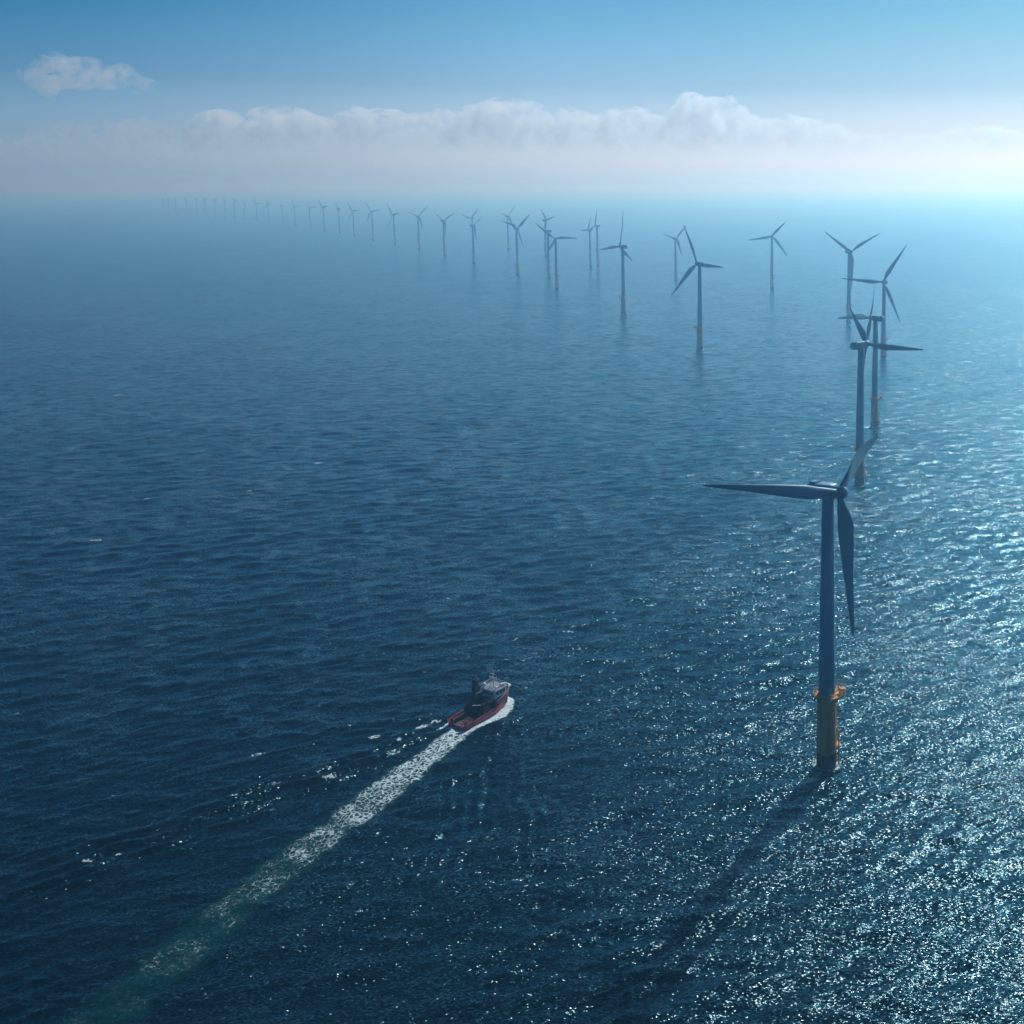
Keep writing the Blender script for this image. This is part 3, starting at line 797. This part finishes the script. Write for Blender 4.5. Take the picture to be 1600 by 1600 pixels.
# ------------------------------------------------------------------ foam on the water
def foam_mat(name):
    """white lace over aerated green water; attribute foam = how thick the lace is, churn = how green the water under it"""
    m, n, l, b = new_mat(name)
    geo = n.new('ShaderNodeNewGeometry')
    fa = n.new('ShaderNodeAttribute'); fa.attribute_name = 'foam'
    ca = n.new('ShaderNodeAttribute'); ca.attribute_name = 'churn'
    nz = n.new('ShaderNodeTexNoise'); nz.inputs['Scale'].default_value = 0.8; nz.inputs['Detail'].default_value = 7; nz.inputs['Roughness'].default_value = 0.72; nz.inputs['Distortion'].default_value = 1.6
    vo = n.new('ShaderNodeTexVoronoi'); vo.feature = 'DISTANCE_TO_EDGE'; vo.inputs['Scale'].default_value = 0.8
    wv = n.new('ShaderNodeTexNoise'); wv.inputs['Scale'].default_value = 0.5; wv.inputs['Detail'].default_value = 4
    mx = n.new('ShaderNodeVectorMath'); mx.operation = 'SCALE'; mx.inputs['Scale'].default_value = 2.6
    av = n.new('ShaderNodeVectorMath'); av.operation = 'ADD'
    l.new(geo.outputs['Position'], nz.inputs['Vector']); l.new(geo.outputs['Position'], wv.inputs['Vector'])
    l.new(wv.outputs['Color'], mx.inputs[0]); l.new(geo.outputs['Position'], av.inputs[0]); l.new(mx.outputs[0], av.inputs[1]); l.new(av.outputs[0], vo.inputs['Vector'])
    # lace = thin cell borders plus fine clots
    cell = n.new('ShaderNodeMapRange'); cell.inputs[1].default_value = 0.0; cell.inputs[2].default_value = 0.32; cell.inputs[3].default_value = 1.0; cell.inputs[4].default_value = 0.0
    l.new(vo.outputs['Distance'], cell.inputs[0])
    a1 = n.new('ShaderNodeMath'); a1.operation = 'MULTIPLY'; a1.inputs[1].default_value = 0.42; l.new(cell.outputs[0], a1.inputs[0])
    a2 = n.new('ShaderNodeMath'); a2.operation = 'ADD'; l.new(a1.outputs[0], a2.inputs[0]); l.new(nz.outputs['Fac'], a2.inputs[1])
    a3 = n.new('ShaderNodeMath'); a3.operation = 'ADD'; l.new(a2.outputs[0], a3.inputs[0]); l.new(fa.outputs['Fac'], a3.inputs[1])
    lace = n.new('ShaderNodeMapRange'); lace.interpolation_type = 'SMOOTHSTEP'; lace.inputs[1].default_value = 0.96; lace.inputs[2].default_value = 1.34
    l.new(a3.outputs[0], lace.inputs[0])
    al = n.new('ShaderNodeMath'); al.operation = 'MAXIMUM'; l.new(lace.outputs[0], al.inputs[0]); l.new(ca.outputs['Fac'], al.inputs[1])
    col = n.new('ShaderNodeMix'); col.data_type = 'RGBA'
    col.inputs[6].default_value = (0.0, 0.068, 0.070, 1); col.inputs[7].default_value = (0.62, 0.75, 0.80, 1)
    l.new(lace.outputs[0], col.inputs[0]); l.new(col.outputs[2], b.inputs['Base Color'])
    b.inputs['Roughness'].default_value = 0.6
    b.inputs['Specular IOR Level'].default_value = 0.05
    l.new(al.outputs[0], b.inputs['Alpha'])
    return m
M_FOAM = foam_mat('sea_foam')
def sheet(name, X, Y, foam, churn, lift=0.10):
    """a sheet of foam lying on the waves; X, Y are grids of rest positions"""
    z, dx, dy, _ = sea_surface(X.ravel(), Y.ravel())
    co = np.stack([X.ravel() + dx, Y.ravel() + dy, z + lift], 1)
    nr, nc = X.shape
    idx = np.arange(nr * nc).reshape(nr, nc)
    q = np.stack([idx[:-1, :-1], idx[:-1, 1:], idx[1:, 1:], idx[1:, :-1]], -1).reshape(-1, 4)
    return co, q, foam.ravel(), churn.ravel()
def join_sheets(name, sheets):
    cos, qs, fs, cs, n = [], [], [], [], 0
    for co, q, f, c in sheets:
        cos.append(co); qs.append(q + n); fs.append(f); cs.append(c); n += len(co)
    me = bpy.data.meshes.new(name)
    me.from_pydata(np.concatenate(cos).tolist(), [], np.concatenate(qs).tolist())
    for nm, v in (('foam', np.concatenate(fs)), ('churn', np.concatenate(cs))):
        a = me.attributes.new(nm, 'FLOAT', 'POINT'); a.data.foreach_set('value', v.astype(np.float32))
    me.materials.append(M_FOAM); me.shade_smooth()
    return link(name, me)
def ss(x, a, b):
    t = np.clip((x - a) / (b - a), 0, 1); return t * t * (3 - 2 * t)
# the trail behind the stern
d = np.gradient(TRACK, axis=0); d /= np.hypot(*d.T)[:, None]; nrm = np.stack([-d[:, 1], d[:, 0]], 1)
u = np.linspace(-1, 1, 41)
SS = TRACK_S
half = 3.7 + 2.3 * ss(SS, 0, 30) + 0.4 * np.sin(SS * .23) + 0.3 * np.sin(SS * .57 + 1)
half = half + 0.8 * ss(SS, 60, 110) + 0.22 * np.sin(SS * 1.31) + 0.16 * np.sin(SS * 2.3 + 2)
X = TRACK[:, 0][:, None] + nrm[:, 0][:, None] * half[:, None] * u * 1.25; Y = TRACK[:, 1][:, None] + nrm[:, 1][:, None] * half[:, None] * u * 1.25
prof = 1 - ss(np.abs(u * 1.25)[None, :] + 0 * SS[:, None], 0.55, 1.2)
edge = np.exp(-((np.abs(u * 1.25) - 0.9) / 0.16) ** 2)[None, :]
thick = np.interp(SS, [0, 8, 30, 50, 75, 110, 180], [0.50, 0.43, 0.37, 0.29, 0.16, 0.06, -0.02])[:, None]
rw = np.random.default_rng(4)
blot = sum(np.cos(u[None, :] * rw.uniform(-5, 5) + SS[:, None] * rw.uniform(.15, .9) + rw.uniform(0, 6.3)) for _ in range(14)) / 14 ** .5
foam = thick * prof + 0.065 * blot + edge * (0.15 + 0.12 * np.sin(SS * .35) + 0.1 * np.sin(SS * .83 + 1))[:, None] * np.exp(-SS / 130)[:, None] - (1 - prof) * 0.55
churn = 0.92 * prof ** 1.3 * np.interp(SS, [0, 50, 90, 130, 190], [0.72, 0.68, 0.48, 0.26, 0.06])[:, None] * np.clip(0.85 + 0.16 * blot, 0.3, 1.1)
wake = join_sheets('wake', [sheet('wake', X, Y, foam, churn)])
tag(wake, 'white churned foam trail fading to green behind the red ship', 'wake', kind='stuff')
# bow wave along both sides of the ship
sheets = []
for side in (1, -1):
    a = np.linspace(-14, 10.6, 90); w = np.linspace(0, 1, 24)
    inner = np.interp(a, [-14, -9.6, -6, 3, 6.5, 9.2, 10.6], [3.6, 2.7, 3.1, 3.1, 1.9, 0.3, -0.2])
    wid = np.interp(a, [-14, -8, 0, 6, 9.5, 10.6], [2.0, 3.2, 5.0, 5.2, 3.6, 1.6]) * (1.0 if side > 0 else 0.8)
    sx = (inner[:, None] + wid[:, None] * w[None, :]) * side
    P = SHIP + a[:, None, None] * FWD + sx[:, :, None] * STB
    f = 0.72 - 0.95 * ss(w, 0.40, 1.0)[None, :] + 0 * a[:, None]
    f = f - 0.5 * ss(-a, 9, 14)[:, None]
    sheets.append(sheet('bow', P[..., 0], P[..., 1], f, 0.35 * np.clip(f, 0, 1), 0.16))
bow = join_sheets('bow_wave', sheets)
tag(bow, 'bright white bow wave foaming along both sides of the red ship', 'bow wave', kind='stuff')
# scattered whitecaps and the splash round the turbine feet
caps = []
def patch(x, y, lx, ly, ang, f0, churn0=0.0):
    a, b_ = np.meshgrid(np.linspace(-1, 1, 22), np.linspace(-1, 1, 14), indexing='ij')
    c, s = math.cos(ang), math.sin(ang)
    rr = np.hypot(a, b_)
    X = x + a * lx * c - b_ * ly * s; Y = y + a * lx * s + b_ * ly * c
    caps.append(sheet('cap', X, Y, f0 - 1.3 * ss(rr, 0.15, 1.0), churn0 * (1 - ss(rr, .3, 1)), 0.12))
for (px, py, lx, ly, an, f0) in ((403, 1180, 3.2, 1.7, .1, .62), (585, 1152, 3.0, 1.5, .3, .62), (625, 1155, 1.6, 1.0, .3, .6), (660, 1135, 4.2, 1.5, .5, .6), (680, 1128, 3, 1.6, .5, .62), (515, 1213, 3.4, .9, .5, .62), (562, 1188, 1.8, .7, .5, .55), (430, 1222, 3.5, 1.2, .5, .42), (365, 1244, 1.8, .8, .4, .5),
                                 (176, 1243, .8, .7, 0, .6), (137, 1343, 1.8, .9, .4, .6), (185, 1336, 1.4, .7, .4, .55), (290, 1296, .8, .6, .4, .6), (150, 845, 5, 3, 0, .55), (230, 780, 2.5, 2.5, 0, .6), (390, 767, 2.5, 2, .2, .55), (498, 724, 4.5, 3, .3, .62), (183, 617, 6, 5, 0, .55),
                                 (280, 558, 5, 5, 0, .55), (30, 1115, 3.0, 1.2, .3, .45), (45, 590, 5, 5, 0, .4), (1040, 515, 9, 6, 0, .5), (1105, 551, 9, 4, .2, .6), (822, 1385, 1.0, .7, .8, .6), 
                                 (970, 1172, .8, .6, 0, .5), (880, 1420, .8, .6, 0, .5), (700, 935, 1.2, 1, 0, .45), (640, 640, 4, 3, 0, .4)):
    patch(*gpt(px, py), lx * 1.5, ly * 1.5, an, f0 - 0.13)
for (x, y, s, *_r) in TURB[:20]:
    a, w = np.meshgrid(np.linspace(0, 2 * np.pi, 49), np.linspace(0, 1, 8), indexing='ij')
    rr = (2.2 + (2.6 if y < 600 else 4.0) * w * (0.7 + .45 * np.sin(a * 2 + x) * .6)) * s
    f0 = (0.74 if y < 600 else 0.74) - 0.9 * w + 0.12 * np.cos(a - 1.0)
    caps.append(sheet('ring', x + rr * np.cos(a), y + rr * np.sin(a), f0, 0 * a, 0.14))
fm = join_sheets('foam', caps)
tag(fm, 'small scattered whitecaps and splashes on the dark sea', 'foam', kind='stuff')
